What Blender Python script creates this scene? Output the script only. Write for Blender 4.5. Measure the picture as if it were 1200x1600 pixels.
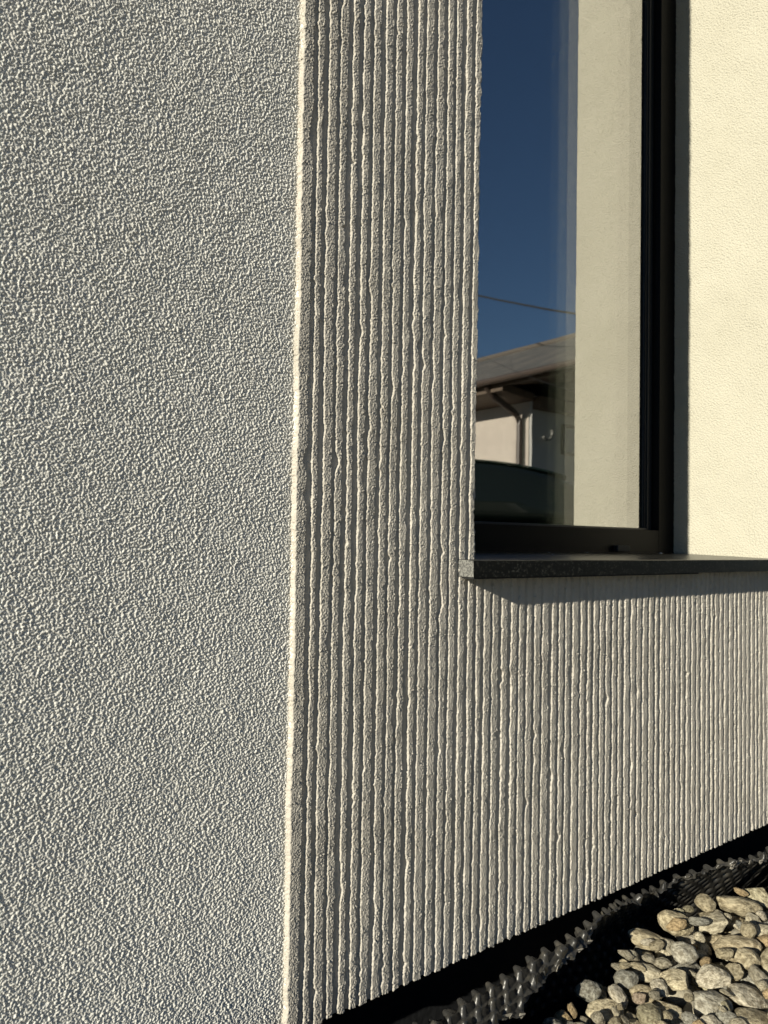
import bpy, bmesh, math, random
import numpy as np
from mathutils import Vector, Matrix, noise

random.seed(7)
rng = np.random.default_rng(11)
S = bpy.context.scene
COL = S.collection
for o in list(bpy.data.objects):
    bpy.data.objects.remove(o, do_unlink=True)

# ------------------------------------------------------------------ camera
EYE = 0.80                      # eye height above the street
th, pitch, roll = math.radians(53.02), math.atan(43 / 1155), 0.019
fw = Vector((math.cos(pitch) * math.cos(th), math.cos(pitch) * math.sin(th), math.sin(pitch)))
r0 = Vector((math.sin(th), -math.cos(th), 0))
u0 = r0.cross(fw)
up = u0 * math.cos(roll) - r0 * math.sin(roll)
rt = r0 * math.cos(roll) + u0 * math.sin(roll)
cam = bpy.data.cameras.new('camera')
cam.sensor_fit = 'VERTICAL'
cam.sensor_height = 36.0
cam.lens = 1155 / 1600 * 36
cam.clip_start = 0.02
cam.clip_end = 500
cam.dof.use_dof = True
cam.dof.focus_distance = 1.12
cam.dof.aperture_fstop = 9.0
camo = bpy.data.objects.new('camera', cam)
M = Matrix((rt, up, -fw)).transposed().to_4x4()
M.translation = Vector((0, -0.803, EYE))
camo.matrix_world = M
COL.objects.link(camo)
S.camera = camo

# ------------------------------------------------------------------ sky, sun, exposure
SUN_A, SUN_B, SUN_T = 1.0, 0.228, 0.345      # towards -X, towards -Y, rise per metre
hz = math.hypot(SUN_A, SUN_B)
to_sun = Vector((-SUN_A, -SUN_B, SUN_T * hz)).normalized()
elev = math.atan(SUN_T)
W = bpy.data.worlds.new('World')
S.world = W
W.use_nodes = True
wn = W.node_tree
wn.nodes.clear()
sky = wn.nodes.new('ShaderNodeTexSky')
sky.sky_type = 'NISHITA'
sky.sun_disc = False
sky.sun_elevation = elev
sky.sun_rotation = math.atan2(-SUN_A, -SUN_B) % (2 * math.pi)
sky.air_density = 1.0
sky.dust_density = 0.0
sky.ozone_density = 4.5
bg = wn.nodes.new('ShaderNodeBackground')
bg.inputs[1].default_value = 0.041
wo = wn.nodes.new('ShaderNodeOutputWorld')
wn.links.new(sky.outputs[0], bg.inputs[0])
wn.links.new(bg.outputs[0], wo.inputs[0])
sun = bpy.data.lights.new('sun', 'SUN')
sun.energy = 5.0
sun.angle = math.radians(0.5)
sun.color = (1.0, 0.93, 0.77)
suno = bpy.data.objects.new('sun', sun)
suno.rotation_euler = (-to_sun).to_track_quat('-Z', 'Y').to_euler()
COL.objects.link(suno)
S.view_settings.view_transform = 'Standard'
S.view_settings.look = 'None'
S.view_settings.exposure = 0.5
S.view_settings.gamma = 1.0
S.render.engine = 'CYCLES'
S.cycles.max_bounces = 10
S.cycles.transparent_max_bounces = 16

# ------------------------------------------------------------------ materials
def mat(name, color, rough=0.8, bump=None, vary=None, spec=0.5, metal=0.0, objcol=False):
    """bump = (scale, distance, strength); vary = (scale, other colour, lo, hi)"""
    m = bpy.data.materials.new(name)
    m.use_nodes = True
    nt = m.node_tree
    b = nt.nodes['Principled BSDF']
    b.inputs['Base Color'].default_value = (*color, 1)
    b.inputs['Roughness'].default_value = rough
    b.inputs['Specular IOR Level'].default_value = spec
    b.inputs['Metallic'].default_value = metal
    tc = nt.nodes.new('ShaderNodeTexCoord')
    if vary:
        n = nt.nodes.new('ShaderNodeTexNoise')
        n.inputs['Scale'].default_value = vary[0]
        n.inputs['Detail'].default_value = 6
        n.inputs['Roughness'].default_value = 0.6
        nt.links.new(tc.outputs['Object'], n.inputs['Vector'])
        r = nt.nodes.new('ShaderNodeMapRange')
        r.inputs[1].default_value, r.inputs[2].default_value = vary[2], vary[3]
        nt.links.new(n.outputs['Fac'], r.inputs[0])
        x = nt.nodes.new('ShaderNodeMix')
        x.data_type = 'RGBA'
        x.inputs[6].default_value = (*color, 1)
        x.inputs[7].default_value = (*vary[1], 1)
        nt.links.new(r.outputs[0], x.inputs[0])
        nt.links.new(x.outputs[2], b.inputs['Base Color'])
        if objcol:
            oi = nt.nodes.new('ShaderNodeObjectInfo')
            mu = nt.nodes.new('ShaderNodeMix')
            mu.data_type = 'RGBA'
            mu.blend_type = 'MULTIPLY'
            mu.inputs[0].default_value = 1
            nt.links.new(x.outputs[2], mu.inputs[6])
            nt.links.new(oi.outputs['Color'], mu.inputs[7])
            nt.links.new(mu.outputs[2], b.inputs['Base Color'])
    if bump:
        n2 = nt.nodes.new('ShaderNodeTexNoise')
        n2.inputs['Scale'].default_value = bump[0]
        n2.inputs['Detail'].default_value = 5
        nt.links.new(tc.outputs['Object'], n2.inputs['Vector'])
        bp = nt.nodes.new('ShaderNodeBump')
        bp.inputs['Distance'].default_value = bump[1]
        bp.inputs['Strength'].default_value = bump[2]
        nt.links.new(n2.outputs['Fac'], bp.inputs['Height'])
        nt.links.new(bp.outputs[0], b.inputs['Normal'])
    return m

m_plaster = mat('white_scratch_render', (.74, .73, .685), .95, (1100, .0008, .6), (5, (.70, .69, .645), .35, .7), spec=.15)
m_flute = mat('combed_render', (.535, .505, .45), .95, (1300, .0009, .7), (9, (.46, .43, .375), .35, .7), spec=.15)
m_reveal = mat('smooth_cream_render', (.445, .43, .36), .92, (600, .0009, .6), (6, (.42, .405, .335), .35, .7), spec=.2)
m_frame = mat('anthracite_coated_metal', (.004, .0042, .0045), .45, (900, .0002, .15), spec=.12)
m_gasket = mat('black_rubber', (.010, .011, .012), .7)
m_bead = mat('anthracite_bead', (.02, .022, .024), .3)
m_bitumen = mat('black_bitumen', (.006, .007, .009), .75, (60, .004, .5))
m_dark_room = mat('dark_interior', (.02, .02, .02), .9)
m_soil = mat('dark_soil', (.03, .026, .021), .95, (90, .01, 1), (30, (.05, .042, .03), .4, .6))
m_membrane = mat('dark_grey_plastic', (.028, .0275, .026), .36, (150, .001, .5), (45, (.07, .064, .052), .48, .72))
m_torn = mat('torn_pale_plastic', (.30, .28, .24), .6)
m_chip = mat('white_plaster_chip', (.6, .58, .54), .9)
m_stone = mat('river_stone', (.98, .95, .86), .85, (9, .004, .9), (2.6, (.42, .39, .33), .42, .60), spec=.2, objcol=True)
m_gravel = mat('gravel_stone', (.42, .38, .28), .9, (300, .002, .8), (40, (.26, .24, .19), .4, .6), spec=.2)
m_asphalt = mat('sandy_paving', (.10, .094, .08), .95, (80, .006, .8), (4, (.13, .12, .10), .4, .6))
m_pink = mat('pale_pink_render', (.45, .40, .35), .95, (200, .001, .3), (3, (.42, .37, .325), .4, .6))
m_greywall = mat('grey_render', (.42, .42, .40), .95)
m_tile = mat('weathered_grey_roof', (.075, .075, .072), .85, None, (2, (.12, .11, .10), .4, .6))
m_wood = mat('brown_stained_wood', (.09, .06, .037), .7, None, (6, (.07, .047, .03), .4, .6))
m_brown = mat('dark_brown_metal', (.05, .035, .027), .45)
m_ridge = mat('reddish_ridge_tile', (.085, .072, .06), .85)
m_white = mat('white_plastic', (.16, .16, .15), .5)
m_car = mat('dark_green_car_paint', (.008, .018, .013), .25)
m_carglass = mat('dark_car_glass', (.010, .014, .012), .05)
m_tyre = mat('black_tyre', (.02, .02, .02), .9)
m_rim = mat('grey_rim', (.25, .25, .26), .4, metal=.8)
m_cable = mat('black_cable', (.012, .012, .012), .8)
m_lamp = mat('red_lamp_cover', (.3, .02, .015), .2)

def granite(name, base, fleck, rough, amt):
    m = mat(name, base, rough, (700, .0004, .3))
    nt = m.node_tree
    b = nt.nodes['Principled BSDF']
    tc = nt.nodes.new('ShaderNodeTexCoord')
    v = nt.nodes.new('ShaderNodeTexVoronoi')
    v.inputs['Scale'].default_value = 420
    nt.links.new(tc.outputs['Object'], v.inputs['Vector'])
    r = nt.nodes.new('ShaderNodeValToRGB')
    r.color_ramp.elements[0].position = 1 - amt - .12
    r.color_ramp.elements[0].color = (*base, 1)
    r.color_ramp.elements[1].position = 1 - amt + .12
    r.color_ramp.elements[1].color = (*fleck, 1)
    sp = nt.nodes.new('ShaderNodeSeparateColor')
    nt.links.new(v.outputs['Color'], sp.inputs[0])
    nt.links.new(sp.outputs[0], r.inputs[0])
    nt.links.new(r.outputs[0], b.inputs['Base Color'])
    return m
m_granite = granite('black_speckled_granite', (.006, .0063, .006), (.045, .045, .04), .30, .10)
m_sawn = granite('sawn_grey_granite', (.09, .09, .085), (.20, .20, .185), .7, .45)

def pane_mat(name, refl, tint, trans):
    m = bpy.data.materials.new(name)
    m.use_nodes = True
    nt = m.node_tree
    nt.nodes.clear()
    out = nt.nodes.new('ShaderNodeOutputMaterial')
    gl = nt.nodes.new('ShaderNodeBsdfGlossy')
    gl.inputs['Color'].default_value = (*tint, 1)
    gl.inputs['Roughness'].default_value = 0.0
    tr = nt.nodes.new('ShaderNodeBsdfTransparent')
    tr.inputs[0].default_value = (*trans, 1)
    tc = nt.nodes.new('ShaderNodeTexCoord')
    n = nt.nodes.new('ShaderNodeTexNoise')
    n.inputs['Scale'].default_value = 5.0
    bp = nt.nodes.new('ShaderNodeBump')
    bp.inputs['Distance'].default_value = 0.0012
    bp.inputs['Strength'].default_value = 0.05
    nt.links.new(tc.outputs['Object'], n.inputs['Vector'])
    nt.links.new(n.outputs['Fac'], bp.inputs['Height'])
    nt.links.new(bp.outputs[0], gl.inputs['Normal'])
    ge = nt.nodes.new('ShaderNodeNewGeometry')
    inv = nt.nodes.new('ShaderNodeMath')          # only the coated outer face reflects
    inv.operation = 'MULTIPLY_ADD'
    inv.inputs[1].default_value = -refl
    inv.inputs[2].default_value = refl
    nt.links.new(ge.outputs['Backfacing'], inv.inputs[0])
    mx = nt.nodes.new('ShaderNodeMixShader')
    nt.links.new(inv.outputs[0], mx.inputs[0])
    nt.links.new(tr.outputs[0], mx.inputs[1])
    nt.links.new(gl.outputs[0], mx.inputs[2])
    nt.links.new(mx.outputs[0], out.inputs[0])
    return m
m_pane = pane_mat('coated_outer_glass', .49, (1, 1, 1), (.95, .95, .95))
m_pane2 = pane_mat('inner_glass', .30, (1, 1, 1), (.9, .93, .9))

# ------------------------------------------------------------------ helpers
def link(o, parent=None):
    COL.objects.link(o)
    if parent:
        o.parent = parent
    return o

def tag(o, label=None, cat=None, group=None, kind=None):
    if label: o['label'] = label
    if cat: o['category'] = cat
    if group: o['group'] = group
    if kind: o['kind'] = kind
    return o

def empty(name, loc, rz=0.0):
    o = bpy.data.objects.new(name, None)
    o.empty_display_size = .1
    o.location = loc
    o.rotation_euler.z = rz
    return link(o)

def np_mesh(name, V, F, material, parent=None, smooth=True):
    me = bpy.data.meshes.new(name)
    V = np.asarray(V, dtype=np.float32)
    F = np.asarray(F, dtype=np.int32)
    me.vertices.add(len(V))
    me.vertices.foreach_set('co', V.ravel())
    me.loops.add(F.size)
    me.loops.foreach_set('vertex_index', F.ravel())
    me.polygons.add(len(F))
    k = F.shape[1]
    me.polygons.foreach_set('loop_start', np.arange(0, F.size, k, dtype=np.int32))
    me.polygons.foreach_set('loop_total', np.full(len(F), k, dtype=np.int32))
    me.polygons.foreach_set('use_smooth', np.full(len(F), smooth))
    me.update(calc_edges=True)
    me.validate()
    me.materials.append(material)
    return link(bpy.data.objects.new(name, me), parent)

def grid_faces(nz, nx, flip=False):
    i = np.arange(nz * nx).reshape(nz, nx)
    a, b, c, d = i[:-1, :-1], i[:-1, 1:], i[1:, 1:], i[1:, :-1]
    q = np.stack([a, d, c, b] if flip else [a, b, c, d], -1)
    return q.reshape(-1, 4)

def stack(patches):
    Vs, Fs, n = [], [], 0
    for X, Y, Z, flip in patches:
        X, Y, Z = np.broadcast_arrays(X, Y, Z)
        Vs.append(np.stack([X, Y, Z], -1).reshape(-1, 3))
        Fs.append(grid_faces(*X.shape, flip) + n)
        n += X.size
    return np.concatenate(Vs), np.concatenate(Fs)

def bm_obj(name, bm, material, parent=None, smooth=False, bevel=0, seg=2):
    if bevel:
        bmesh.ops.bevel(bm, geom=bm.edges[:], offset=bevel, segments=seg, affect='EDGES', profile=.6)
    bmesh.ops.recalc_face_normals(bm, faces=bm.faces[:])
    me = bpy.data.meshes.new(name)
    bm.to_mesh(me)
    bm.free()
    for p in me.polygons:
        p.use_smooth = smooth
    me.materials.append(material)
    return link(bpy.data.objects.new(name, me), parent)

def add_box(bm, a, b):
    x0, y0, z0 = a
    x1, y1, z1 = b
    v = [bm.verts.new(p) for p in ((x0, y0, z0), (x1, y0, z0), (x1, y1, z0), (x0, y1, z0),
                                   (x0, y0, z1), (x1, y0, z1), (x1, y1, z1), (x0, y1, z1))]
    for f in ((0, 3, 2, 1), (4, 5, 6, 7), (0, 1, 5, 4), (1, 2, 6, 5), (2, 3, 7, 6), (3, 0, 4, 7)):
        bm.faces.new([v[i] for i in f])
    return v

def box(name, a, b, material, parent=None, bevel=0):
    bm = bmesh.new()
    add_box(bm, a, b)
    return bm_obj(name, bm, material, parent, bevel=bevel)

def poly_prism(bm, pts, d):
    """extrude a 3-D polygon by vector d"""
    a = [bm.verts.new(p) for p in pts]
    b = [bm.verts.new(Vector(p) + Vector(d)) for p in pts]
    bm.faces.new(a)
    bm.faces.new(b[::-1])
    n = len(a)
    for i in range(n):
        bm.faces.new([a[i], b[i], b[(i + 1) % n], a[(i + 1) % n]][::-1])

def add_tube(bm, pts, r, n=10):
    pts = [Vector(p) for p in pts]
    rings = []
    for i, p in enumerate(pts):
        t = (pts[min(i + 1, len(pts) - 1)] - pts[max(i - 1, 0)]).normalized()
        s = t.cross(Vector((0, 0, 1)) if abs(t.z) < .9 else Vector((0, 1, 0))).normalized()
        q = t.cross(s)
        rings.append([bm.verts.new(p + (s * math.cos(2 * math.pi * k / n) + q * math.sin(2 * math.pi * k / n)) * r) for k in range(n)])
    for a, b in zip(rings, rings[1:]):
        for k in range(n):
            bm.faces.new([a[k], a[(k + 1) % n], b[(k + 1) % n], b[k]])
    bm.faces.new(rings[0][::-1])
    bm.faces.new(rings[-1])

# noise fields by FFT
def field(nz, nx, dz, dx, l0, l1, aniso=1.0):
    """band-passed gaussian noise, unit std; wavelengths l0..l1 metres; aniso > 1 stretches in z"""
    w = rng.standard_normal((nz, nx)).astype(np.float32)
    F = np.fft.rfft2(w)
    kz = np.fft.fftfreq(nz, dz)[:, None] * aniso
    kx = np.fft.rfftfreq(nx, dx)[None, :]
    k = np.sqrt(kz ** 2 + kx ** 2)
    F *= np.exp(-(k * l0) ** 2) * (1 - np.exp(-(k * l1) ** 2))
    r = np.fft.irfft2(F, s=(nz, nx))
    return (r / r.std()).astype(np.float32)

def line_noise(z, l, seed):
    """smooth 1-D noise of correlation length l sampled at z"""
    g = np.random.default_rng(seed)
    zz = np.arange(z.min() - 4 * l, z.max() + 4 * l, l)
    v = g.standard_normal(len(zz))
    x = (z - zz[0]) / l
    i = np.clip(x.astype(int), 0, len(zz) - 2)
    t = x - i
    t = t * t * (3 - 2 * t)
    return v[i] * (1 - t) + v[i + 1] * t

def sstep(x):
    x = np.clip(x, 0, 1)
    return x * x * (3 - 2 * x)

ZB = EYE - .610        # bottom edge of the render
XR = 1.725             # right reveal of the window
XL = .7785             # left edge of the window opening
YG = .287              # outer glass plane
ZSILL = EYE - .022
ZTOP = 2.9
ZLINT = 2.62

# ------------------------------------------------------------------ the house
house = empty('house', (1.2, .15, 0))
HP = Vector((1.2, .15, 0))
def H(o):               # keep world coordinates under the house empty
    o.parent = house
    o.location = Vector(o.location) - HP
    return o
tag(house, 'modern house corner with white scratch render, combed render pier and dark framed window', 'house')

# --- left wall in scratch render
cols = np.concatenate([np.arange(-4, -.6, .03), np.arange(-.6, -.0, .003), np.arange(-.0, .4750, .00075)])
rows = np.concatenate([np.arange(ZB, EYE + .74, .0008), np.arange(EYE + .74, ZTOP, .02)])
nz, nx = len(rows), len(cols)
a = field(nz, nx, .0008, .00075, .0024, .0062)
b = field(nz, nx, .0008, .00075, .0050, .013)
c = field(nz, nx, .0008, .00075, .0010, .0022)
md_ = 1 + .12 * field(nz, nx, .0008, .00075, .02, .09)
h = (np.tanh(1.05 * a + .45 * b) * .00100 + c * .00018) * np.clip(md_, .5, 1.5) + field(nz, nx, .0008, .00075, .05, .25) * .00010
del a, b, c
amp = np.ones(nx); amp[cols < -.6] = 0
fil = sstep((cols - .4650) / .0032)             # render swept up against the pier
amp = amp * (1 - .25 * fil)
rampy = .0080 - .0045 * fil ** 1.5
Xg, Zg = np.meshgrid(cols, rows)
Yg = rampy[None, :] - h * amp[None, :]
def lean(X, Z):      # the pier's corner is a few millimetres out of plumb
    return X - np.clip((XL - X) / .31, 0, 1) * (Z - EYE - .05) * .0072
V, F = stack([(lean(Xg, Zg), Yg, Zg, False),
              (np.array([[-4., .474]] * 2), np.array([[.0135] * 2, [.35] * 2]), np.full((2, 2), ZB), False)])
H(np_mesh('scratch_render_wall', V, F, m_plaster))

# --- combed render: pier, band under the sill, right hand part
def groove_list():
    base = [.4812, .4968, .5165, .5345, .5522, .5700, .5900, .6080, .6262, .6455, .6634, .6836, .7043, .7220, .7403, .7600]
    base = [b_ + .001 + .0042 * (1 - (b_ - .48) / .3) for b_ in base]
    g = np.random.default_rng(5)
    x = base[-1]
    while x < 3.2:
        x += .0188 + g.normal() * .0017
        base.append(x)
    return base
GRO = groove_list()
def comb(cols, rows, dxs, dzs, fine=True, edge=None):
    nz, nx = len(rows), len(cols)
    X = np.broadcast_to(cols[None, :], (nz, nx))
    D = np.zeros((nz, nx), np.float32)
    loose = sstep((cols - .75) / .5)[None, :]
    for k, g in enumerate(GRO):
        j0, j1 = np.searchsorted(cols, [g - .013, g + .013])
        if j1 <= j0:
            continue
        s = 100 + k * 17
        wide = .0038 + .0005 * math.sin(k * 2.3) - (.0001 if g > .8 else -.0)
        mid = g + line_noise(rows, .045, s) * .00032 + line_noise(rows, .16, s + 1) * .0004
        wob = .0004
        wide = wide * (1 + .12 * math.sin(k * 5.1)) + line_noise(rows, .11, s + 12) * .00035
        L = mid - wide + line_noise(rows, .009, s + 2) * wob + line_noise(rows, .0035, s + 3) * .00045
        R = mid + wide + line_noise(rows, .009, s + 4) * wob + line_noise(rows, .0035, s + 5) * .00045
        gg = np.random.default_rng(s + 6)
        for _ in range(int((rows[-1] - rows[0]) * 9.0)):         # chips that widen a groove, lumps that close it
            z0 = gg.uniform(rows[0], rows[-1])
            hw = gg.uniform(.002, .012)
            bmp = np.exp(-((rows - z0) / hw) ** 2)
            am = gg.uniform(-.0042, .0062) * gg.uniform(.25, 1)
            if gg.random() < .5:
                L -= bmp * am
            else:
                R += bmp * am
        rag = sstep(line_noise(rows, .05, s + 9) - .55)            # crumbled stretches
        L += line_noise(rows, .0065, s + 10) * .0010 * rag
        R += line_noise(rows, .0065, s + 11) * .0010 * rag
        if k == 0:
            for z0, hw, am in ((EYE + .10, .014, .0055), (EYE + .52, .02, .005)):
                L -= np.exp(-((rows - z0) / hw) ** 2) * am
        x = cols[None, j0:j1]
        soft = .0007
        m = sstep((x - L[:, None]) / soft + .5) * sstep((R[:, None] - x) / soft + .5)
        dep = .0037 + .0003 * math.sin(k * 1.7) + line_noise(rows, .06, s + 8)[:, None] * .0003
        D[:, j0:j1] = np.maximum(D[:, j0:j1], m * dep)
        # slight crown of the ribs
    t = field(nz, nx, dzs, dxs, .0016, .0050, 1.0)
    u = field(nz, nx, dzs, dxs, .0030, .009, .45)
    top = np.tanh(t * 1.0) * .00058 + u * .00028
    pits = np.clip(field(nz, nx, dzs, dxs, .0018, .005) - 1.7, 0, 1.6) * .0016
    rough_patch = sstep(field(nz, nx, dzs, dxs, .012, .05, .4) * .5 + .05)
    top = top * (.6 + 1.2 * rough_patch) - pits * (.4 + 1.3 * rough_patch)
    big = field(nz, nx, dzs, dxs, .03, .12) * .00022
    return D - top * (1 - .6 * D / .0040) - big          # depth into the wall (positive = +Y)

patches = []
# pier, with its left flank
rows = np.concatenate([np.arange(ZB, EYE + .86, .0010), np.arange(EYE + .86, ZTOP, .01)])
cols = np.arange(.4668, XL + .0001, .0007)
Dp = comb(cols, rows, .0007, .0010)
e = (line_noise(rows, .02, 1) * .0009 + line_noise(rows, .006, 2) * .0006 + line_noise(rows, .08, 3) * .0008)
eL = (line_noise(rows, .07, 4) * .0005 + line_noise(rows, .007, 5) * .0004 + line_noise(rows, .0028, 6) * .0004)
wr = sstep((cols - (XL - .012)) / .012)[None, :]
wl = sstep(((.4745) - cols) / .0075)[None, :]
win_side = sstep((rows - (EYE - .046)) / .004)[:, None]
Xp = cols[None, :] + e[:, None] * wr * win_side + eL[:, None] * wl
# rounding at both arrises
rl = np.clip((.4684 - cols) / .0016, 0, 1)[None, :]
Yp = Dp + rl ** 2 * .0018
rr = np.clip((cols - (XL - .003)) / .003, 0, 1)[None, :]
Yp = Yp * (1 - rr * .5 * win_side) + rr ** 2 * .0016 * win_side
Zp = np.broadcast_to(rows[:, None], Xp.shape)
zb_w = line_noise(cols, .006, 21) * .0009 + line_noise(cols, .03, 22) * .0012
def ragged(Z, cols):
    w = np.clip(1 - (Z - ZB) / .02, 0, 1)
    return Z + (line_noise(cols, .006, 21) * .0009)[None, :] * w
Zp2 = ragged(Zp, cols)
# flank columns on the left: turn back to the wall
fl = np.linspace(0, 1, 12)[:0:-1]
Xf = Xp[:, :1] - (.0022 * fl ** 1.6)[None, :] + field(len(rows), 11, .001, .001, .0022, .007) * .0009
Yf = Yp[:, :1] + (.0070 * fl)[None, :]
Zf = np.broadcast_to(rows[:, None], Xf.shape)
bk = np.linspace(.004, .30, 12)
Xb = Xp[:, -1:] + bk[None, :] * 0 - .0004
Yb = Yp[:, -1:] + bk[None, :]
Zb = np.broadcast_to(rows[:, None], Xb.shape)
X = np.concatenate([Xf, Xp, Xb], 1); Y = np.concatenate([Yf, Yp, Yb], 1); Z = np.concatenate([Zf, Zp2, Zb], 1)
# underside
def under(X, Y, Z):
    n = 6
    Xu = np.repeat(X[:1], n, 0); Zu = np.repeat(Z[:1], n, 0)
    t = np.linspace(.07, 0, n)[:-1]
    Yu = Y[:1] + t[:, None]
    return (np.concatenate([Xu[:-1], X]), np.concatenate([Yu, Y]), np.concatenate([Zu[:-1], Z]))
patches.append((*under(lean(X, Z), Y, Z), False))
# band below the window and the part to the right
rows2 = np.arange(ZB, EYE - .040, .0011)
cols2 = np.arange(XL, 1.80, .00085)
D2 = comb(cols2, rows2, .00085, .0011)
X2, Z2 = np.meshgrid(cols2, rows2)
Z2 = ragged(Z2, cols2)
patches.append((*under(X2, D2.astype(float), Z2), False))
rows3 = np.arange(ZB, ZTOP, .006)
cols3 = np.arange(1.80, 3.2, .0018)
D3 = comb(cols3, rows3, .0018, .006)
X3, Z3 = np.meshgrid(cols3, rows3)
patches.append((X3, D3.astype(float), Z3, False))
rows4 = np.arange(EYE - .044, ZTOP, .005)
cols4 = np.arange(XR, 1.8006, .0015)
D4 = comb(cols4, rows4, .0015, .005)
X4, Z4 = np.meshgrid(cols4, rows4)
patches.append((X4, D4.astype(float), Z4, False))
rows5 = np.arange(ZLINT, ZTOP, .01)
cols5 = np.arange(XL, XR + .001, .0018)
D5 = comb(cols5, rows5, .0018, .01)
X5, Z5 = np.meshgrid(cols5, rows5)
patches.append((X5, D5.astype(float), Z5, False))
V, F = stack(patches)
H(np_mesh('combed_render_wall', V, F, m_flute))

# --- right hand reveal, lintel soffit
ry = np.arange(0.0002, .31, .0012)
rz = np.concatenate([np.arange(ZSILL - .02, ZLINT, .0014)])
hv = (np.tanh(field(len(rz), len(ry), .0013, .0012, .0032, .0095, .85)) * .0015 + field(len(rz), len(ry), .0013, .0012, .06, .2) * .0005)
Yr, Zr = np.meshgrid(ry, rz)
Xr_ = XR - hv
V, F = stack([(Xr_, Yr, Zr, True), (np.array([[XL, XR]] * 2), np.array([[.0, .0], [.31, .31]]), np.full((2, 2), ZLINT), False)])
H(np_mesh('window_reveal', V, F, m_reveal))

# --- plinth and hidden body of the house
H(box('plinth', (-4, .075, -.30), (3.2, .40, ZB + .02), m_bitumen))
bm = bmesh.new()
add_box(bm, (-4, 2.9, -.2), (3.2, 3.1, ZTOP))
add_box(bm, (-4.0, .36, ZTOP), (3.2, 3.1, ZTOP + .12))
add_box(bm, (-4.15, .02, -.2), (-4.0, 3.1, ZTOP))
add_box(bm, (3.2, .003, ZB), (3.35, 3.1, ZTOP))
H(bm_obj('outer_shell', bm, m_plaster))
bm = bmesh.new()
add_box(bm, (-4.1, -.02, ZTOP), (3.4, .34, ZTOP + .10))
H(bm_obj('parapet_cap', bm, m_frame))
bm = bmesh.new()                                 # dark room behind the glass
add_box(bm, (.5, .36, .3), (2.3, .38, ZSILL - .02)); add_box(bm, (.5, .36, ZLINT), (2.3, .38, ZTOP))
add_box(bm, (.3, .36, .25), (.5, 2.4, ZTOP)); add_box(bm, (2.3, .36, .25), (2.5, 2.4, ZTOP))
add_box(bm, (.5, 2.3, .25), (2.3, 2.4, ZTOP)); add_box(bm, (.5, .38, .25), (2.3, 2.3, .35)); add_box(bm, (.5, .38, ZTOP - .1), (2.3, 2.3, ZTOP - .01))
add_box(bm, (.5, .33, .3), (XL - .03, .36, ZTOP)); add_box(bm, (XR + .02, .33, .3), (2.3, .36, ZTOP))
H(bm_obj('room', bm, m_dark_room))

# --- window
win = link(bpy.data.objects.new('window', None)); H(win)
win.location = Vector((1.25, .27, 0)) - HP
WP = Vector((1.25, .27, 0))
def WN(o):
    o.parent = win
    o.location = Vector(o.location) - WP
    return o
YF = .258
FW = .066
zr0, zr1 = ZSILL - .001, EYE + .0355
bm = bmesh.new()
add_box(bm, (XL - .05, YF, zr0 - .03), (XR - FW, YF + .075, zr1))                # bottom rail
add_box(bm, (XR - FW + .0004, YF, zr0 - .03), (XR + .004, YF + .075, ZLINT - .002)) # right stile
add_box(bm, (XL - .05, YF, ZLINT - .07), (XR - FW, YF + .075, ZLINT - .002))      # head
add_box(bm, (XL - .05, YF, zr1 + .0005), (XL + .055, YF + .075, ZLINT - .0705))   # left stile
WN(bm_obj('frame', bm, m_frame, bevel=.0012))
bm = bmesh.new()
x1 = XR - FW
add_box(bm, (XL + .056, YG - .008, zr1 + .0004), (x1 - .018, YF + .07, zr1 + .005))
add_box(bm, (x1 - .0175, YG - .008, zr1 + .0004), (x1 - .0004, YF + .07, ZLINT - .072))
WN(bm_obj('glazing_bead', bm, m_bead, bevel=.001))
bm = bmesh.new()
add_box(bm, (x1 - .0225, YG - .003, zr1 + .0055), (x1 - .0182, YF + .069, ZLINT - .073))
WN(bm_obj('gasket', bm, m_gasket))
for yy, mm in ((YG, m_pane), (YG + .018, m_pane2), (YG + .036, m_pane2)):
    WN(box('glass_pane', (XL + .03, yy, zr1 + .0012), (x1 - .006, yy + .004, ZLINT - .07), mm))
bm = bmesh.new()                                   # drain cap with a rounded hood
add_box(bm, (1.472, YF - .013, ZSILL + .004), (1.522, YF - .0004, ZSILL + .019))
WN(bm_obj('drain_cap', bm, m_gasket, bevel=.003, seg=3))

# --- granite sill
e = .030
sx0, sx1 = .7455, 2.0
zt0, zt1 = EYE - .0275, EYE - .0195
bm = bmesh.new()
prof = [(-e, EYE - .0525), (-e + .0005, zt0 - .0008), (-e + .002, zt0), (.30, zt1), (.30, EYE - .0525)]
N = 24
ring = []
xs = [sx0, sx0 + .0008] + list(np.linspace(.78, XR + .02, N)) + []
for i, x in enumerate(xs):
    dz = (-.0006 if i == 0 else 0)
    ring.append([bm.verts.new((x, y, z + (dz if z > EYE - .04 else -dz))) for y, z in prof])
for r1, r2 in zip(ring, ring[1:]):
    for k in range(5):
        bm.faces.new([r1[k], r1[(k + 1) % 5], r2[(k + 1) % 5], r2[k]])
fa = bm.faces.new(ring[0])
bm.faces.new(ring[-1][::-1])
sill = bm_obj('window_sill', bm, m_granite)
sill.data.materials.append(m_sawn)
for p in sill.data.polygons:
    if abs(p.normal.x) > .9 and p.center.x < .8:
        p.material_index = 1
H(sill)
H(box('drip_shadow_strip', (sx0 + .002, -.0285, EYE - .0548), (1.345, -.004, EYE - .0527), m_gasket))  # black drip strip, standing in for the shadow gap under the sill
H(box('sill_bed', (XL + .002, .0065, EYE - .046), (XR, .30, EYE - .0530), m_bitumen))

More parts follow.
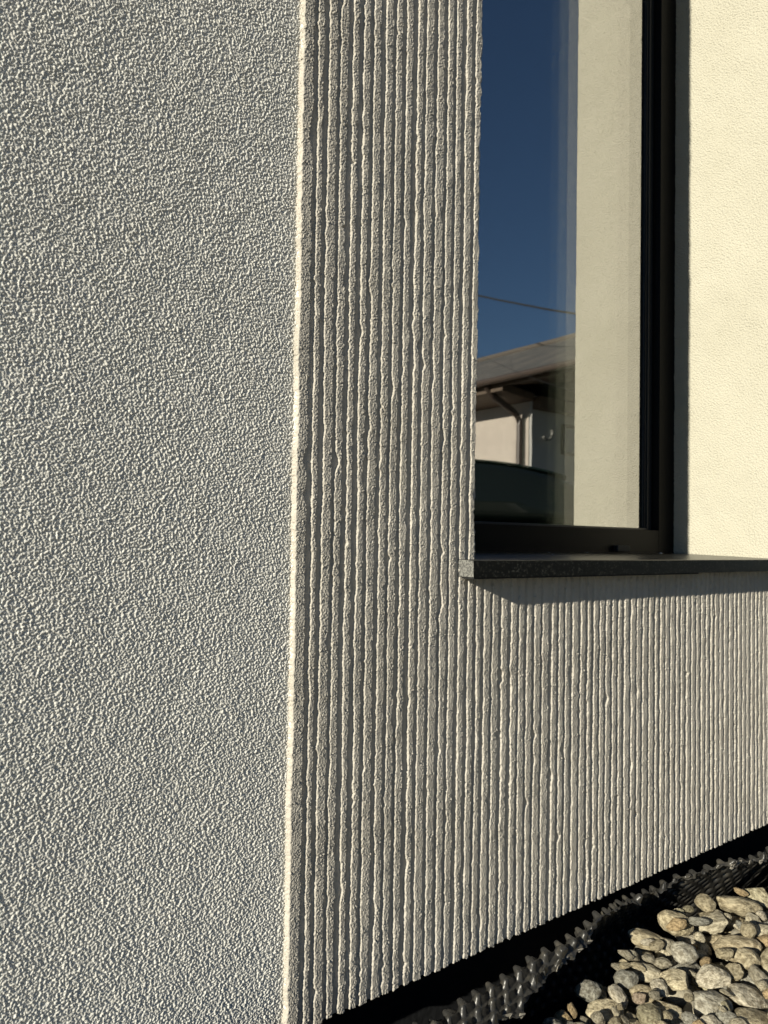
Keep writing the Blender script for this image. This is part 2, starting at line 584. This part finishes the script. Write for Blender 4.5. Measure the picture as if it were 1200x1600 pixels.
# ------------------------------------------------------------------ ground
def ground():
    ys = np.concatenate([[-120, -60, -30, -15, -8, -4, -2, -1.2], np.arange(-.9, .10, .012), [.2, .4]])
    xs = np.concatenate([[-60, -20, -8, -4, -2, -1], np.arange(-.5, 2.6, .02), [3, 4, 8, 20, 60, 120]])
    X, Y = np.meshgrid(xs, ys)
    Z = np.zeros_like(X)
    bed = sstep((Y + 1.1) / .2)
    Z += .052 * bed
    trench = sstep((Y + .062) / .04)
    Z -= trench * .21
    ins = ((X > -1.5) & (X < 3)).astype(float)
    Z += ins * bed * np.vectorize(lambda x, y: noise.noise(Vector((x * 25, y * 25, 0))) * .008)(X, Y)
    V, F = stack([(X, Y, Z, False)])
    return np_mesh('ground', V, F, m_soil, smooth=False)
g = ground()
tag(g, 'dark soil under the pebble strip and along the wall foot', kind='structure')
g['label'] = 'dark soil under the pebble strip beside the wall'
st = box('street', (-60, -60, -.2), (60, -1.05, .006), m_asphalt)
tag(st, 'pale sandy paved street in front of the house', kind='structure')

# ------------------------------------------------------------------ dimpled membrane
ms = [  # x, crest y, crest z, edge y, edge z   (z from the eye)
    (-.6, -.075, -.615, -.110, -.640), (.15, -.080, -.600, -.14, -.61), (.30, -.08, -.568, -.172, -.562), (.45, -.09, -.566, -.178, -.558), (.53, -.09, -.588, -.170, -.578), (.60, -.088, -.603, -.142, -.614),  # raised lip near the start is out of view, added to shade the pebbles
    (.64, -.085, -.610, -.130, -.622), (.70, -.078, -.612, -.128, -.620),
    (.745, -.073, -.612, -.120, -.620), (.80, -.068, -.612, -.104, -.621), (.86, -.064, -.610, -.088, -.620), (.90, -.066, -.608, -.079, -.617),
    (.955, -.060, -.608, -.069, -.616), (1.00, -.052, -.606, -.058, -.610), (1.03, -.046, -.602, -.048, -.604), (1.10, -.030, -.612, -.031, -.613), (1.185, -.011, -.629, -.012, -.630),
    (1.26, -.012, -.630, -.013, -.631), (1.32, -.030, -.619, -.031, -.620), (1.38, -.054, -.606, -.061, -.609), (1.50, -.080, -.605, -.087, -.608), (1.75, -.092, -.605, -.10, -.609), (2.6, -.09, -.61, -.10, -.615)]
ms = np.array(ms)
sx = np.arange(-.3, 2.3, .0016)
cy, cz, ey, ez = (np.interp(sx, ms[:, 0], ms[:, i]) for i in (1, 2, 3, 4))
cz = cz + line_noise(sx, .05, 31) * .0025
cy = cy + line_noise(sx, .04, 36) * .0022
ey = ey + line_noise(sx, .02, 32) * .0045 + line_noise(sx, .006, 33) * .0020
ez = ez + line_noise(sx, .03, 34) * .003 + line_noise(sx, .007, 35) * .0016
ez = np.minimum(ez, cz - .001)
flap = np.maximum(cy - ey, .0)
nv_f, nv_d = 28, 90
v_f = np.linspace(1, 0, nv_f)           # from torn edge to crest
rowsP, rowsN = [], []
for v in v_f:
    y = cy + (ey - cy) * v
    z = cz + (ez - cz) * v ** 1.5
    rowsP.append(np.stack([sx, y, z], -1))
for v in np.linspace(0, 1, nv_d)[1:]:
    y = np.minimum(cy + .0015 + .145 * v, .066)
    z = cz - .20 * v - .0
    rowsP.append(np.stack([sx, y, z], -1))
P = np.array(rowsP)                      # (nv, ns, 3)
du = np.gradient(P, axis=1); dv = np.gradient(P, axis=0)
Nn = np.cross(du, dv)
Nn /= np.linalg.norm(Nn, axis=2, keepdims=True) + 1e-9
sgn = np.sign(Nn[5, :, 2]); 
if np.mean(Nn[2, :, 2]) < 0: Nn = -Nn
arc = np.concatenate([np.zeros((1, len(sx))), np.cumsum(np.linalg.norm(np.diff(P, axis=0), axis=2), 0)])
arc = arc - arc[nv_f - 1][None, :]       # 0 at the crest, negative on the flap
pu, pv, sh = .0300, .0168, 1.05
r_ = np.full(arc.shape, 9.0)
jv0 = np.round((arc + .006) / pv)
for dj in (-1, 0, 1):
    ac = (jv0 + dj) * pv - .006
    u_ = sx[None, :] - sh * ac
    ic = np.round(u_ / pu)
    r_ = np.minimum(r_, np.hypot(sx[None, :] - (ic * pu + sh * ac), arc - ac))
cone = sstep((.0082 - r_) / .0056) * .0125
edgefade = np.clip((arc - arc[:1] - .002) / .004, 0, 1)
P = P + Nn * (cone * edgefade)[..., None]
P[..., 2] += EYE
V = P.reshape(-1, 3)
F = grid_faces(P.shape[0], P.shape[1])
mem = np_mesh('dimpled_membrane', V, F, m_membrane)
md = mem.modifiers.new('thickness', 'SOLIDIFY'); md.thickness = .0008
tag(mem, 'dark grey dimpled drainage membrane with torn top edge between wall and pebbles', 'membrane')
# pale torn flakes along the lip
gg = random.Random(4)
for x in (.595, .655, .668, .735, .742, .758, .842, .872, .884, .93, .962, 1.37, 1.40, 1.425, 1.455, 1.475):
    i = int(np.searchsorted(sx, x))
    p = Vector((x, ey[i] + .001, ez[i] + EYE))
    bm = bmesh.new()
    n_ = 8
    L_, w_ = gg.uniform(.005, .010), gg.uniform(.003, .006)
    tw = gg.uniform(-.8, .8)
    top_, bot_ = [], []
    for k in range(n_):
        a_ = 2 * math.pi * k / n_
        rr_ = gg.uniform(.55, 1.2)
        u_, v_ = math.cos(a_) * L_ * rr_, math.sin(a_) * w_ * rr_
        q = p + Vector((u_ * math.cos(tw), u_ * math.sin(tw) * .5 - v_ * .3, v_ + abs(u_) * .25))
        top_.append(bm.verts.new(q)); bot_.append(bm.verts.new(q + Vector((.0003, .0012, -.0004))))
    bm.faces.new(top_); bm.faces.new(bot_[::-1])
    for k in range(n_):
        bm.faces.new([top_[k], bot_[k], bot_[(k + 1) % n_], top_[(k + 1) % n_]])
    bm_obj('torn_flake', bm, m_torn, mem)

# ------------------------------------------------------------------ pebbles
def pebble_mesh(k, seed, blocky):
    bm = bmesh.new()
    bmesh.ops.create_icosphere(bm, subdivisions=5, radius=1)
    g = random.Random(seed)
    off = Vector((g.uniform(0, 50), g.uniform(0, 50), g.uniform(0, 50)))
    planes = []
    for _ in range(g.randint(2, 5) if not blocky else g.randint(5, 8)):
        d = Vector((g.gauss(0, 1), g.gauss(0, 1), g.gauss(0, 1))).normalized()
        planes.append((d, g.uniform(.72, .9) if not blocky else g.uniform(.55, .78)))
    for v in bm.verts:
        p = v.co.copy()
        r = 1 + .26 * noise.noise(p * .9 + off) + .10 * noise.noise(p * 2.1 + off)
        q = p * r
        for d, h in planes:
            t = q.dot(d) - h
            if t > 0:
                q -= d * t * .9
        q += p * (.028 * noise.noise(p * 5 + off) + .014 * noise.noise(p * 13 + off) + .007 * noise.noise(p * 29 + off) - .05 * max(0, noise.noise(p * 3.1 - off) - .25))
        v.co = q
    me = bpy.data.meshes.new('pebble')
    bm.to_mesh(me); bm.free()
    for p in me.polygons: p.use_smooth = True
    me.materials.append(m_stone)
    return me
PM = [pebble_mesh(k, 300 + k, k % 3 == 2) for k in range(18)]

CW = .004
HX0, HY0 = -.3, -.95
HNX, HNY = int(2.7 / CW), int(1.0 / CW)
gx = HX0 + (np.arange(HNX) + .5) * CW
gy = HY0 + (np.arange(HNY) + .5) * CW
hm = np.full((HNY, HNX), 0.054)
walls = gy[:, None] > np.interp(gx, sx, cy - .002)[None, :]
ROOM = np.where(walls, 9.0, 0)
hm = np.maximum(hm, ROOM)
placed = []
def try_place(x, y, ax, ay, az, rz, commit=False):
    R = max(ax, ay)
    i0, i1 = int((x - R - HX0) / CW), int((x + R - HX0) / CW) + 1
    j0, j1 = int((y - R - HY0) / CW), int((y + R - HY0) / CW) + 1
    if i0 < 0 or j0 < 0 or i1 >= HNX or j1 >= HNY: return None
    X = gx[None, i0:i1] - x; Y = gy[j0:j1, None] - y
    c, s = math.cos(rz), math.sin(rz)
    u = (X * c + Y * s) / ax; w = (-X * s + Y * c) / ay
    q = 1 - u * u - w * w
    m = q > 0
    if not m.any(): return None
    hh = np.sqrt(np.clip(q, 0, 1)) * az
    sub = hm[j0:j1, i0:i1]
    zc = (sub + hh)[m]
    z = np.quantile(zc, .965)
    if zc.max() > 3: z = zc.max()
    if commit:
        sub[m] = np.maximum(sub[m], z + hh[m])
        hm[j0:j1, i0:i1] = sub
    return z
def surf(x, y):           # wanted top of the pebbles
    t = EYE - .668 + .008 * noise.noise(Vector((x * 5, y * 5, 3)))
    t += .018 * float(sstep((np.array(x) - .92) / .25))
    near = float(sstep((np.array(y) + .18) / .12)) * float(1 - sstep((np.array(x) - .95) / .35))
    return t - .018 * near
PAL = [((.40, .36, .27), 6, 'tan'), ((.46, .43, .35), 6, 'beige'), ((.33, .31, .26), 4, 'brown grey'), ((.29, .29, .27), 3, 'grey'), ((.42, .33, .21), .7, 'orange'), ((.55, .52, .45), 3, 'off white'), ((.34, .32, .24), 3, 'olive'), ((.36, .30, .25), .3, 'reddish')]
def palette(g):
    t = g.uniform(0, sum(w for _, w, _n in PAL))
    for c, w, cn in PAL:
        t -= w
        if t <= 0: break
    k = g.uniform(.88, 1.12)
    return tuple(min(1, v * k * 1.15) for v in c), cn
G = random.Random(21)
def drop(n, smin, smax, ceil_off=.0, K=14):
    for _ in range(n):
        best = None
        s = G.uniform(smin, smax)
        el = G.uniform(1.0, 1.65)
        ax, ay, az = s * el, s, s * G.uniform(.45, .85)
        rz = G.uniform(0, math.pi)
        for _k in range(K):
            x, y = G.uniform(-.2, 2.3), G.uniform(-.92, -.03)
            z = try_place(x, y, ax, ay, az, rz)
            if z is None or z > 3: continue
            sc = z + az - surf(x, y)
            if sc > ceil_off: continue
            if best is None or z < best[0]: best = (z, x, y)
        if best:
            z, x, y = best
            try_place(x, y, ax, ay, az, rz, True)
            placed.append(dict(p=(x, y, z), s=(ax, ay, az), rz=rz, tilt=(G.gauss(0, .24), G.gauss(0, .24)), cc=palette(G), m=G.randrange(18), name=None))
            placed[-1]['c'], placed[-1]['cn'] = placed[-1].pop('cc')
# bottom fill
drop(600, .018, .030, -.030, 10)
drop(800, .013, .022, -.018, 10)
# stones one can point to: px, py, half width px, half height px, colour, label, turn
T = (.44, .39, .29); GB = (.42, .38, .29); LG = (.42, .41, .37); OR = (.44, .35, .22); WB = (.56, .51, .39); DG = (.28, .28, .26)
NAMED = [
    (1147, 1416, 21, 18, T, 'round tan pebble standing at the upper edge of the sunlit stones', 0.4, 0),
    (1126, 1444, 19, 15, T, 'smooth tan oval pebble just below the round tan one', 0.2, 1),
    (1078, 1454, 22, 13, OR, 'orange brown oblong pebble at the upper left of the sunlit stones', 0.9, 2),
    (1069, 1491, 22, 18, LG, 'pale grey blocky pebble below the orange brown one', 0.3, 3),
    (1152, 1466, 36, 20, T, 'large flat tan pebble right of centre among the sunlit stones', -.4, 4),
    (1167, 1494, 21, 18, GB, 'rough pitted beige pebble in front of the large flat tan one', .2, 7),
    (1055, 1523, 27, 17, WB, 'whitish beige pebble with a speckled face left of centre', -.3, 5),
    (1131, 1512, 16, 16, DG, 'grey blue pebble lying in the middle of the sunlit stones', .8, 6),
    (1107, 1556, 34, 23, LG, 'big grey beige boulder like pebble near the bottom of the heap', -.2, 11),
    (1046, 1566, 34, 20, GB, 'long flat grey pebble lying left of the boulder like one', -.5, 8),
    (1010, 1538, 25, 14, T, 'tan pebble with rounded back at the shadow edge', .1, 9),
    (948, 1570, 28, 15, WB, 'pale flat topped pebble alone at the left of the sunlit stones', .1, 15),
    (880, 1590, 16, 17, OR, 'orange beige egg shaped pebble at the bottom left near the membrane', 1.3, 10),
    (994, 1590, 22, 13, GB, 'beige blocky pebble at the bottom edge next to an orange one', .0, 12),
    (1037, 1592, 21, 13, OR, 'rusty orange pebble at the bottom edge', -.3, 13),
    (1145, 1583, 17, 20, GB, 'tall grey beige pebble at the bottom right', 1.2, 14),
    (1178, 1558, 26, 13, T, 'flat tan pebble at the right edge of the picture', -.2, 16),
    (1100, 1500, 17, 12, WB, 'small off white pebble between grey and tan neighbours', .6, 17),
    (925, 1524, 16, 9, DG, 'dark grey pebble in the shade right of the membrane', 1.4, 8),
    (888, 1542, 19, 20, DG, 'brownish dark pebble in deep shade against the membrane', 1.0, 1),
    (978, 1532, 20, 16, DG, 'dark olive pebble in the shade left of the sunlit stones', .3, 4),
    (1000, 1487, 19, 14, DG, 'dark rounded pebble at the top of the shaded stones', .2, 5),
]
def ray(px, py):
    return fw * 1155 + rt * (px - 600) - up * (py - 800)
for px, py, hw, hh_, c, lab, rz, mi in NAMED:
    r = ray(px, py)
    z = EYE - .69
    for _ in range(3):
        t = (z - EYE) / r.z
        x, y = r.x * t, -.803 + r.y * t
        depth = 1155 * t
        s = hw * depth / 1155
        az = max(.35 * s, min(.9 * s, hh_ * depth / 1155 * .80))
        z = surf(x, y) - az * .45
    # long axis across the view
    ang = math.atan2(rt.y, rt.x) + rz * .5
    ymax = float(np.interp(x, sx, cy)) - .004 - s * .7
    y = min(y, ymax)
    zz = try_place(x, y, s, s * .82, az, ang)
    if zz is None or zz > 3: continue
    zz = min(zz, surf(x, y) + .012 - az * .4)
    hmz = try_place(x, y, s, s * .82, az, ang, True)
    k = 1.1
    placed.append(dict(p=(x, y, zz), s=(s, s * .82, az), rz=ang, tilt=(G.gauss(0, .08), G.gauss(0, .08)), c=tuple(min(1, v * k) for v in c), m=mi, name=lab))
drop(800, .015, .029, .007, 12)
drop(1300, .009, .016, .006, 12)
drop(1100, .005, .009, .003, 10)
def inframe(p):
    d = Vector(p) - Vector((0, -.803, EYE))
    z = d.dot(fw)
    if z < .1: return False
    x, y = 600 + 1155 * d.dot(rt) / z, 800 - 1155 * d.dot(up) / z
    return -10 < x < 1225 and y < 1625
def covered(pb):
    x, y, z = pb['p']
    i, j = int((x - HX0) / CW), int((y - HY0) / CW)
    r = max(1, int(pb['s'][1] * .6 / CW))
    sub = hm[max(0, j - r):j + r + 1, max(0, i - r):i + r + 1]
    return np.mean(sub > z + pb['s'][2] * 1.15 + .002) > .93
vis = [p for p in placed if p['name'] or (inframe(p['p']) and not covered(p))]
vis.sort(key=lambda p: -(p['name'] is not None) * 10 - p['s'][0] * p['s'][1] * 100)
vis_i = vis[:290]
ids = set(id(p) for p in vis_i)
rest = [p for p in placed if id(p) not in ids]
def pmat(pb):
    return (Matrix.Translation(pb['p']) @ Matrix.Rotation(pb['rz'], 4, 'Z') @ Matrix.Rotation(pb['tilt'][0], 4, 'X')
            @ Matrix.Rotation(pb['tilt'][1], 4, 'Y') @ Matrix.Diagonal((*pb['s'], 1)))
def px_of(p):
    d = Vector(p) - Vector((0, -.803, EYE)); z = d.dot(fw)
    return 600 + 1155 * d.dot(rt) / z, 800 - 1155 * d.dot(up) / z
named = [p for p in placed if p['name']]
def short(l):
    for w in (' standing', ' just', ' at ', ' below', ' right of', ' in front', ' with', ' lying', ' near', ' alone', ' next', ' between', ' in ', ' against'):
        if w in l: l = l.split(w)[0]
    return l
keys = {}
for pb in vis_i:
    if pb['name']: continue
    x, y = px_of(pb['p'])
    best = min(named, key=lambda q: (px_of(q['p'])[0] - x) ** 2 + (px_of(q['p'])[1] - y) ** 2)
    bx, by = px_of(best['p'])
    dx, dy = x - bx, y - by
    dr = ('right of' if dx > 0 else 'left of') if abs(dx) > abs(dy) else ('below' if dy > 0 else 'above')
    sz = 'medium' if pb['s'][0] > .026 else ('small' if pb['s'][0] > .016 else 'tiny')
    keys.setdefault((sz, pb['cn'], dr, short(best['name'])), []).append((math.hypot(dx, dy), id(pb), pb))
for (sz, cn, dr, nm), L in keys.items():
    L.sort(key=lambda t: t[0])
    for i, (_, _, pb) in enumerate(L):
        pb['lab'] = f"{['', 'second nearest ', 'third nearest ', 'fourth nearest ', 'far '][min(i, 4)]}{sz} {cn} pebble {dr} the {nm}"
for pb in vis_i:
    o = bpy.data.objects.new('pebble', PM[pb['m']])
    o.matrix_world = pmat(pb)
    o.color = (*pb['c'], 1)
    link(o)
    if pb['name']:
        tag(o, pb['name'], 'pebble', 'river pebbles beside the wall')
    else:
        tag(o, pb['lab'], 'pebble', 'river pebbles beside the wall')
# the rest of the bed, outside the picture or buried
low = []
for k in range(6):
    bm = bmesh.new()
    bmesh.ops.create_icosphere(bm, subdivisions=2, radius=1)
    g2 = random.Random(900 + k)
    for v in bm.verts: v.co *= 1 + .12 * noise.noise(v.co * 1.1 + Vector((k * 9, 0, 0)))
    vs = np.array([v.co[:] for v in bm.verts]); fs = np.array([[v.index for v in f.verts] for f in bm.faces])
    bm.free(); low.append((vs, fs))
Vs, Fs, n = [], [], 0
for pb in rest:
    vs, fs = low[pb['m'] % 6]
    Mx = np.array(pmat(pb))
    Vs.append(vs @ Mx[:3, :3].T + Mx[:3, 3]); Fs.append(fs + n); n += len(vs)
gr = np_mesh('gravel', np.concatenate(Vs), np.concatenate(Fs), m_gravel)
gr.color = (.56, .52, .42, 1)
tag(gr, 'bed of beige river gravel beneath and around the pebbles', 'gravel', kind='stuff')
print('pebbles', len(placed), 'individual', len(vis_i), 'visible', len(vis))

# ------------------------------------------------------------------ crumbs on the sill
for i, (x, y, s) in enumerate([(1.13, .15, .0016), (1.22, .235, .0015), (1.36, .245, .0013), (1.60, .215, .0028), (1.31, .17, .0011), (1.63, .235, .002)]):
    bm = bmesh.new()
    bmesh.ops.create_icosphere(bm, subdivisions=2, radius=s)
    for v in bm.verts:
        v.co *= 1 + .5 * noise.noise(v.co * 700 + Vector((i, 0, 0)))
        v.co.z *= .6; v.co.x *= 1.5
    o = bm_obj('plaster_crumb', bm, m_chip, smooth=False)
    zs = zt0 + (zt1 - zt0) * (y + e_) / .33 if False else EYE - .0275 + .008 * (y + .03) / .33
    o.location = (x, y, zs + s * .35)
    tag(o, ['plaster crumb on the sill nearest the pier edge', 'plaster crumb on the sill against the frame, second from the pier', 'plaster crumb on the sill left of the drain cap',
            'largest pale plaster crumb on the sill beside the shaded reveal', 'plaster crumb lying out in the middle of the dark sill', 'small plaster crumb in the sill corner behind the largest one'][i], 'crumb', 'plaster crumbs on the sill')

# ------------------------------------------------------------------ neighbouring house (in the glass)
nb = empty('neighbour_house', (12, -14, 0))
NP = Vector((12, -14, 0))
def NB(o, par=None):
    o.parent = nb
    o.location = Vector(o.location) - NP
    return o
tag(nb, 'pale pink neighbouring house with wide brown eaves reflected in the window glass', 'house')
Z0 = EYE
Ye = -2.6 - 1.6      # near gable end of the roof
Yw = -8.24           # near end of the sunlit wall
NB(box('wall', (10.68, -26, 0), (20, Yw, Z0 + 2.82), m_pink))
NB(box('porch_wall', (10.70, Yw + .004, 0), (20, Yw + .06, Z0 + 2.82), m_greywall))
bm = bmesh.new()      # roof slab
e_ = 9.7
poly_prism(bm, [(e_, -26.4, Z0 + 3.02), (e_, -26.4, Z0 + 2.97), (13.2, -26.4, Z0 + 4.48), (20, -26.4, Z0 + 2.9), (20.3, -26.4, Z0 + 3.0), (13.2, -26.4, Z0 + 4.60)], (0, 26.4 + Ye, 0))
NB(bm_obj('roof', bm, m_tile))
bm = bmesh.new()
add_tube(bm, [(13.2, -26.4, Z0 + 4.60), (13.2, Ye, Z0 + 4.60)], .10, 8)
NB(bm_obj('ridge', bm, m_ridge))
bm = bmesh.new()
poly_prism(bm, [(9.80, -26.3, Z0 + 2.93), (9.80, -26.3, Z0 + 2.78), (10.68, -26.3, Z0 + 2.70), (10.68, -26.3, Z0 + 2.83)], (0, 26.3 - 8.1, 0))
poly_prism(bm, [(9.80, -8.099, Z0 + 2.93), (9.80, -8.099, Z0 + 2.86), (12.8, -8.099, Z0 + 3.4), (12.8, -8.099, Z0 + 3.5)], (0, 8.099 + Ye, 0))
NB(bm_obj('soffit', bm, m_wood))
bm = bmesh.new()
add_tube(bm, [(9.66, -26.4, Z0 + 2.95), (9.66, Ye, Z0 + 2.95)], .06, 10)
NB(bm_obj('gutter', bm, m_brown))
bm = bmesh.new()
add_tube(bm, [(9.75, -8.46, Z0 + 2.9), (9.9, -8.45, Z0 + 2.74), (10.4, -8.42, Z0 + 2.52), (10.54, -8.4, Z0 + 2.42), (10.6, -8.4, Z0 + 2.25), (10.6, -8.4, 0)], .065, 10)
NB(bm_obj('downpipe', bm, m_brown))
bm = bmesh.new()
pts = [(10.98 + .15 * math.cos(a_), Yw + .2, Z0 + 2.12 + .15 * math.sin(a_)) for a_ in np.linspace(-2.4, .4, 9)]
add_tube(bm, pts, .03, 8)
NB(bm_obj('wall_lamp', bm, m_white))
bm = bmesh.new()
for xa, xb in ((11.55, 11.61), (12.74, 12.8)):
    add_box(bm, (xa, Yw + .06, Z0 + 1.75), (xb, Yw + .12, Z0 + 2.35))
add_box(bm, (11.61, Yw + .061, Z0 + 2.29), (12.74, Yw + .119, Z0 + 2.35)); add_box(bm, (11.61, Yw + .061, Z0 + 1.75), (12.74, Yw + .119, Z0 + 1.81))
wf = NB(bm_obj('window', bm, m_brown))
box('pane', (11.61, Yw + .064, Z0 + 1.81), (12.74, Yw + .08, Z0 + 2.29), m_carglass, wf).location = (0, 0, 0)
bm = bmesh.new()
add_box(bm, (10.72, Yw + .062, Z0 + 2.55), (20, Yw + .25, Z0 + 2.78))
NB(bm_obj('beam', bm, m_wood))

# cables
def cable(p, q, ext0, ext1, r, label):
    p, q = Vector(p), Vector(q)
    d = q - p
    pts = []
    for i in range(21):
        t = -ext0 + (1 + ext0 + ext1) * i / 20
        c_ = p + d * t
        c_.z += .05 * (t - .5) ** 2 - .012
        pts.append(c_)
    bm = bmesh.new()
    add_tube(bm, pts, r, 8)
    o = bm_obj('overhead_cable', bm, m_cable, smooth=True)
    tag(o, label, 'cable')
def rl_(x, yv, z): return (x, 2 * YG - yv, z + EYE)
cable(rl_(9.713, 9.204, 4.649), rl_(8.759, 6.221, 3.413), 3, .9, .016, 'thin black overhead cable crossing the blue sky reflected in the window')
cable(rl_(7.039, 6.308, 2.474), rl_(6.138, 4.515, 1.735), 3, .9, .003, 'second thinner cable crossing the reflected roof in the window')

# ------------------------------------------------------------------ parked car (in the glass)
car = empty('parked_car', (3.9, -3.9, .006), math.atan2(.6, .8))
tag(car, 'dark green parked car reflected at the bottom of the window glass', 'car')
def loft(sections, material, name, parent):
    """sections: list of (x, [(y, z)...]) symmetric half profile; mirrored"""
    bm = bmesh.new()
    rings = []
    for x, half in sections:
        full = [(y, z) for y, z in half] + [(-y, z) for y, z in half[::-1]]
        rings.append([bm.verts.new((x, y, z)) for y, z in full])
    for a_, b_ in zip(rings, rings[1:]):
        n_ = len(a_)
        for k in range(n_):
            bm.faces.new([a_[k], a_[(k + 1) % n_], b_[(k + 1) % n_], b_[k]])
    bm.faces.new(rings[0]); bm.faces.new(rings[-1][::-1])
    o = bm_obj(name, bm, material, parent, smooth=True)
    s_ = o.modifiers.new('sub', 'SUBSURF'); s_.levels = s_.render_levels = 2
    return o
def sec(x, w, z0, z1, wt):
    return (x, [(w * .8, z0), (w, z0 + .12), (w * 1.0, (z0 + z1) / 2), (w * .97, z1 - .08), (wt, z1)])
loft([sec(-2.15, .70, .38, .62, .6), sec(-2.05, .82, .25, .72, .7), sec(-1.3, .88, .2, .88, .76), sec(-.8, .89, .2, .94, .78), sec(.5, .89, .2, .96, .78), sec(1.6, .88, .22, .98, .76), sec(2.05, .84, .28, .96, .74), sec(2.12, .76, .4, .86, .66)], m_car, 'body', car)
def gsec(x, w, z0, z1, wt):
    return (x, [(w, z0), (w * .98, z0 + (z1 - z0) * .3), ((w + wt) / 2, z0 + (z1 - z0) * .7), (wt + .02, z1 - .03), (wt * .85, z1)])
loft([gsec(-1.05, .74, .90, .96, .66), gsec(-.85, .76, .90, 1.05, .66), gsec(-.2, .78, .90, 1.42, .60), gsec(.3, .78, .90, 1.475, .60), gsec(1.0, .78, .90, 1.46, .60), gsec(1.5, .76, .90, 1.36, .58), gsec(1.95, .72, .92, 1.10, .60), gsec(2.02, .70, .92, 1.0, .6)], m_carglass, 'cabin_glass', car)
loft([gsec(-.15, .56, 1.425, 1.455, .54), gsec(.3, .58, 1.44, 1.50, .56), gsec(1.0, .58, 1.44, 1.485, .56), gsec(1.5, .55, 1.34, 1.39, .52), gsec(1.6, .5, 1.30, 1.345, .5)], m_car, 'roof', car)
for x in (-1.35, 1.32):
    for s_ in (-1, 1):
        bm = bmesh.new()
        bmesh.ops.create_cone(bm, cap_ends=True, segments=32, radius1=.32, radius2=.32, depth=.21, matrix=Matrix.Translation((x, s_ * .80, .32)) @ Matrix.Rotation(math.pi / 2, 4, 'X'))
        w_ = bm_obj('wheel', bm, m_tyre, car, bevel=.02)
        bm = bmesh.new()
        bmesh.ops.create_cone(bm, cap_ends=True, segments=32, radius1=.2, radius2=.17, depth=.02, matrix=Matrix.Translation((x, s_ * .915, .32)) @ Matrix.Rotation(-s_ * math.pi / 2, 4, 'X'))
        bm_obj('rim', bm, m_rim, w_)
for s_ in (-1, 1):
    for x, mm, nm in ((2.07, m_lamp, 'tail_lamp'), (-2.1, m_white, 'headlight')):
        bm = bmesh.new()
        add_box(bm, (x - .07, s_ * .66 - .09, .66), (x + .07, s_ * .66 + .09, .80))
        bm_obj(nm, bm, mm, car, bevel=.02)
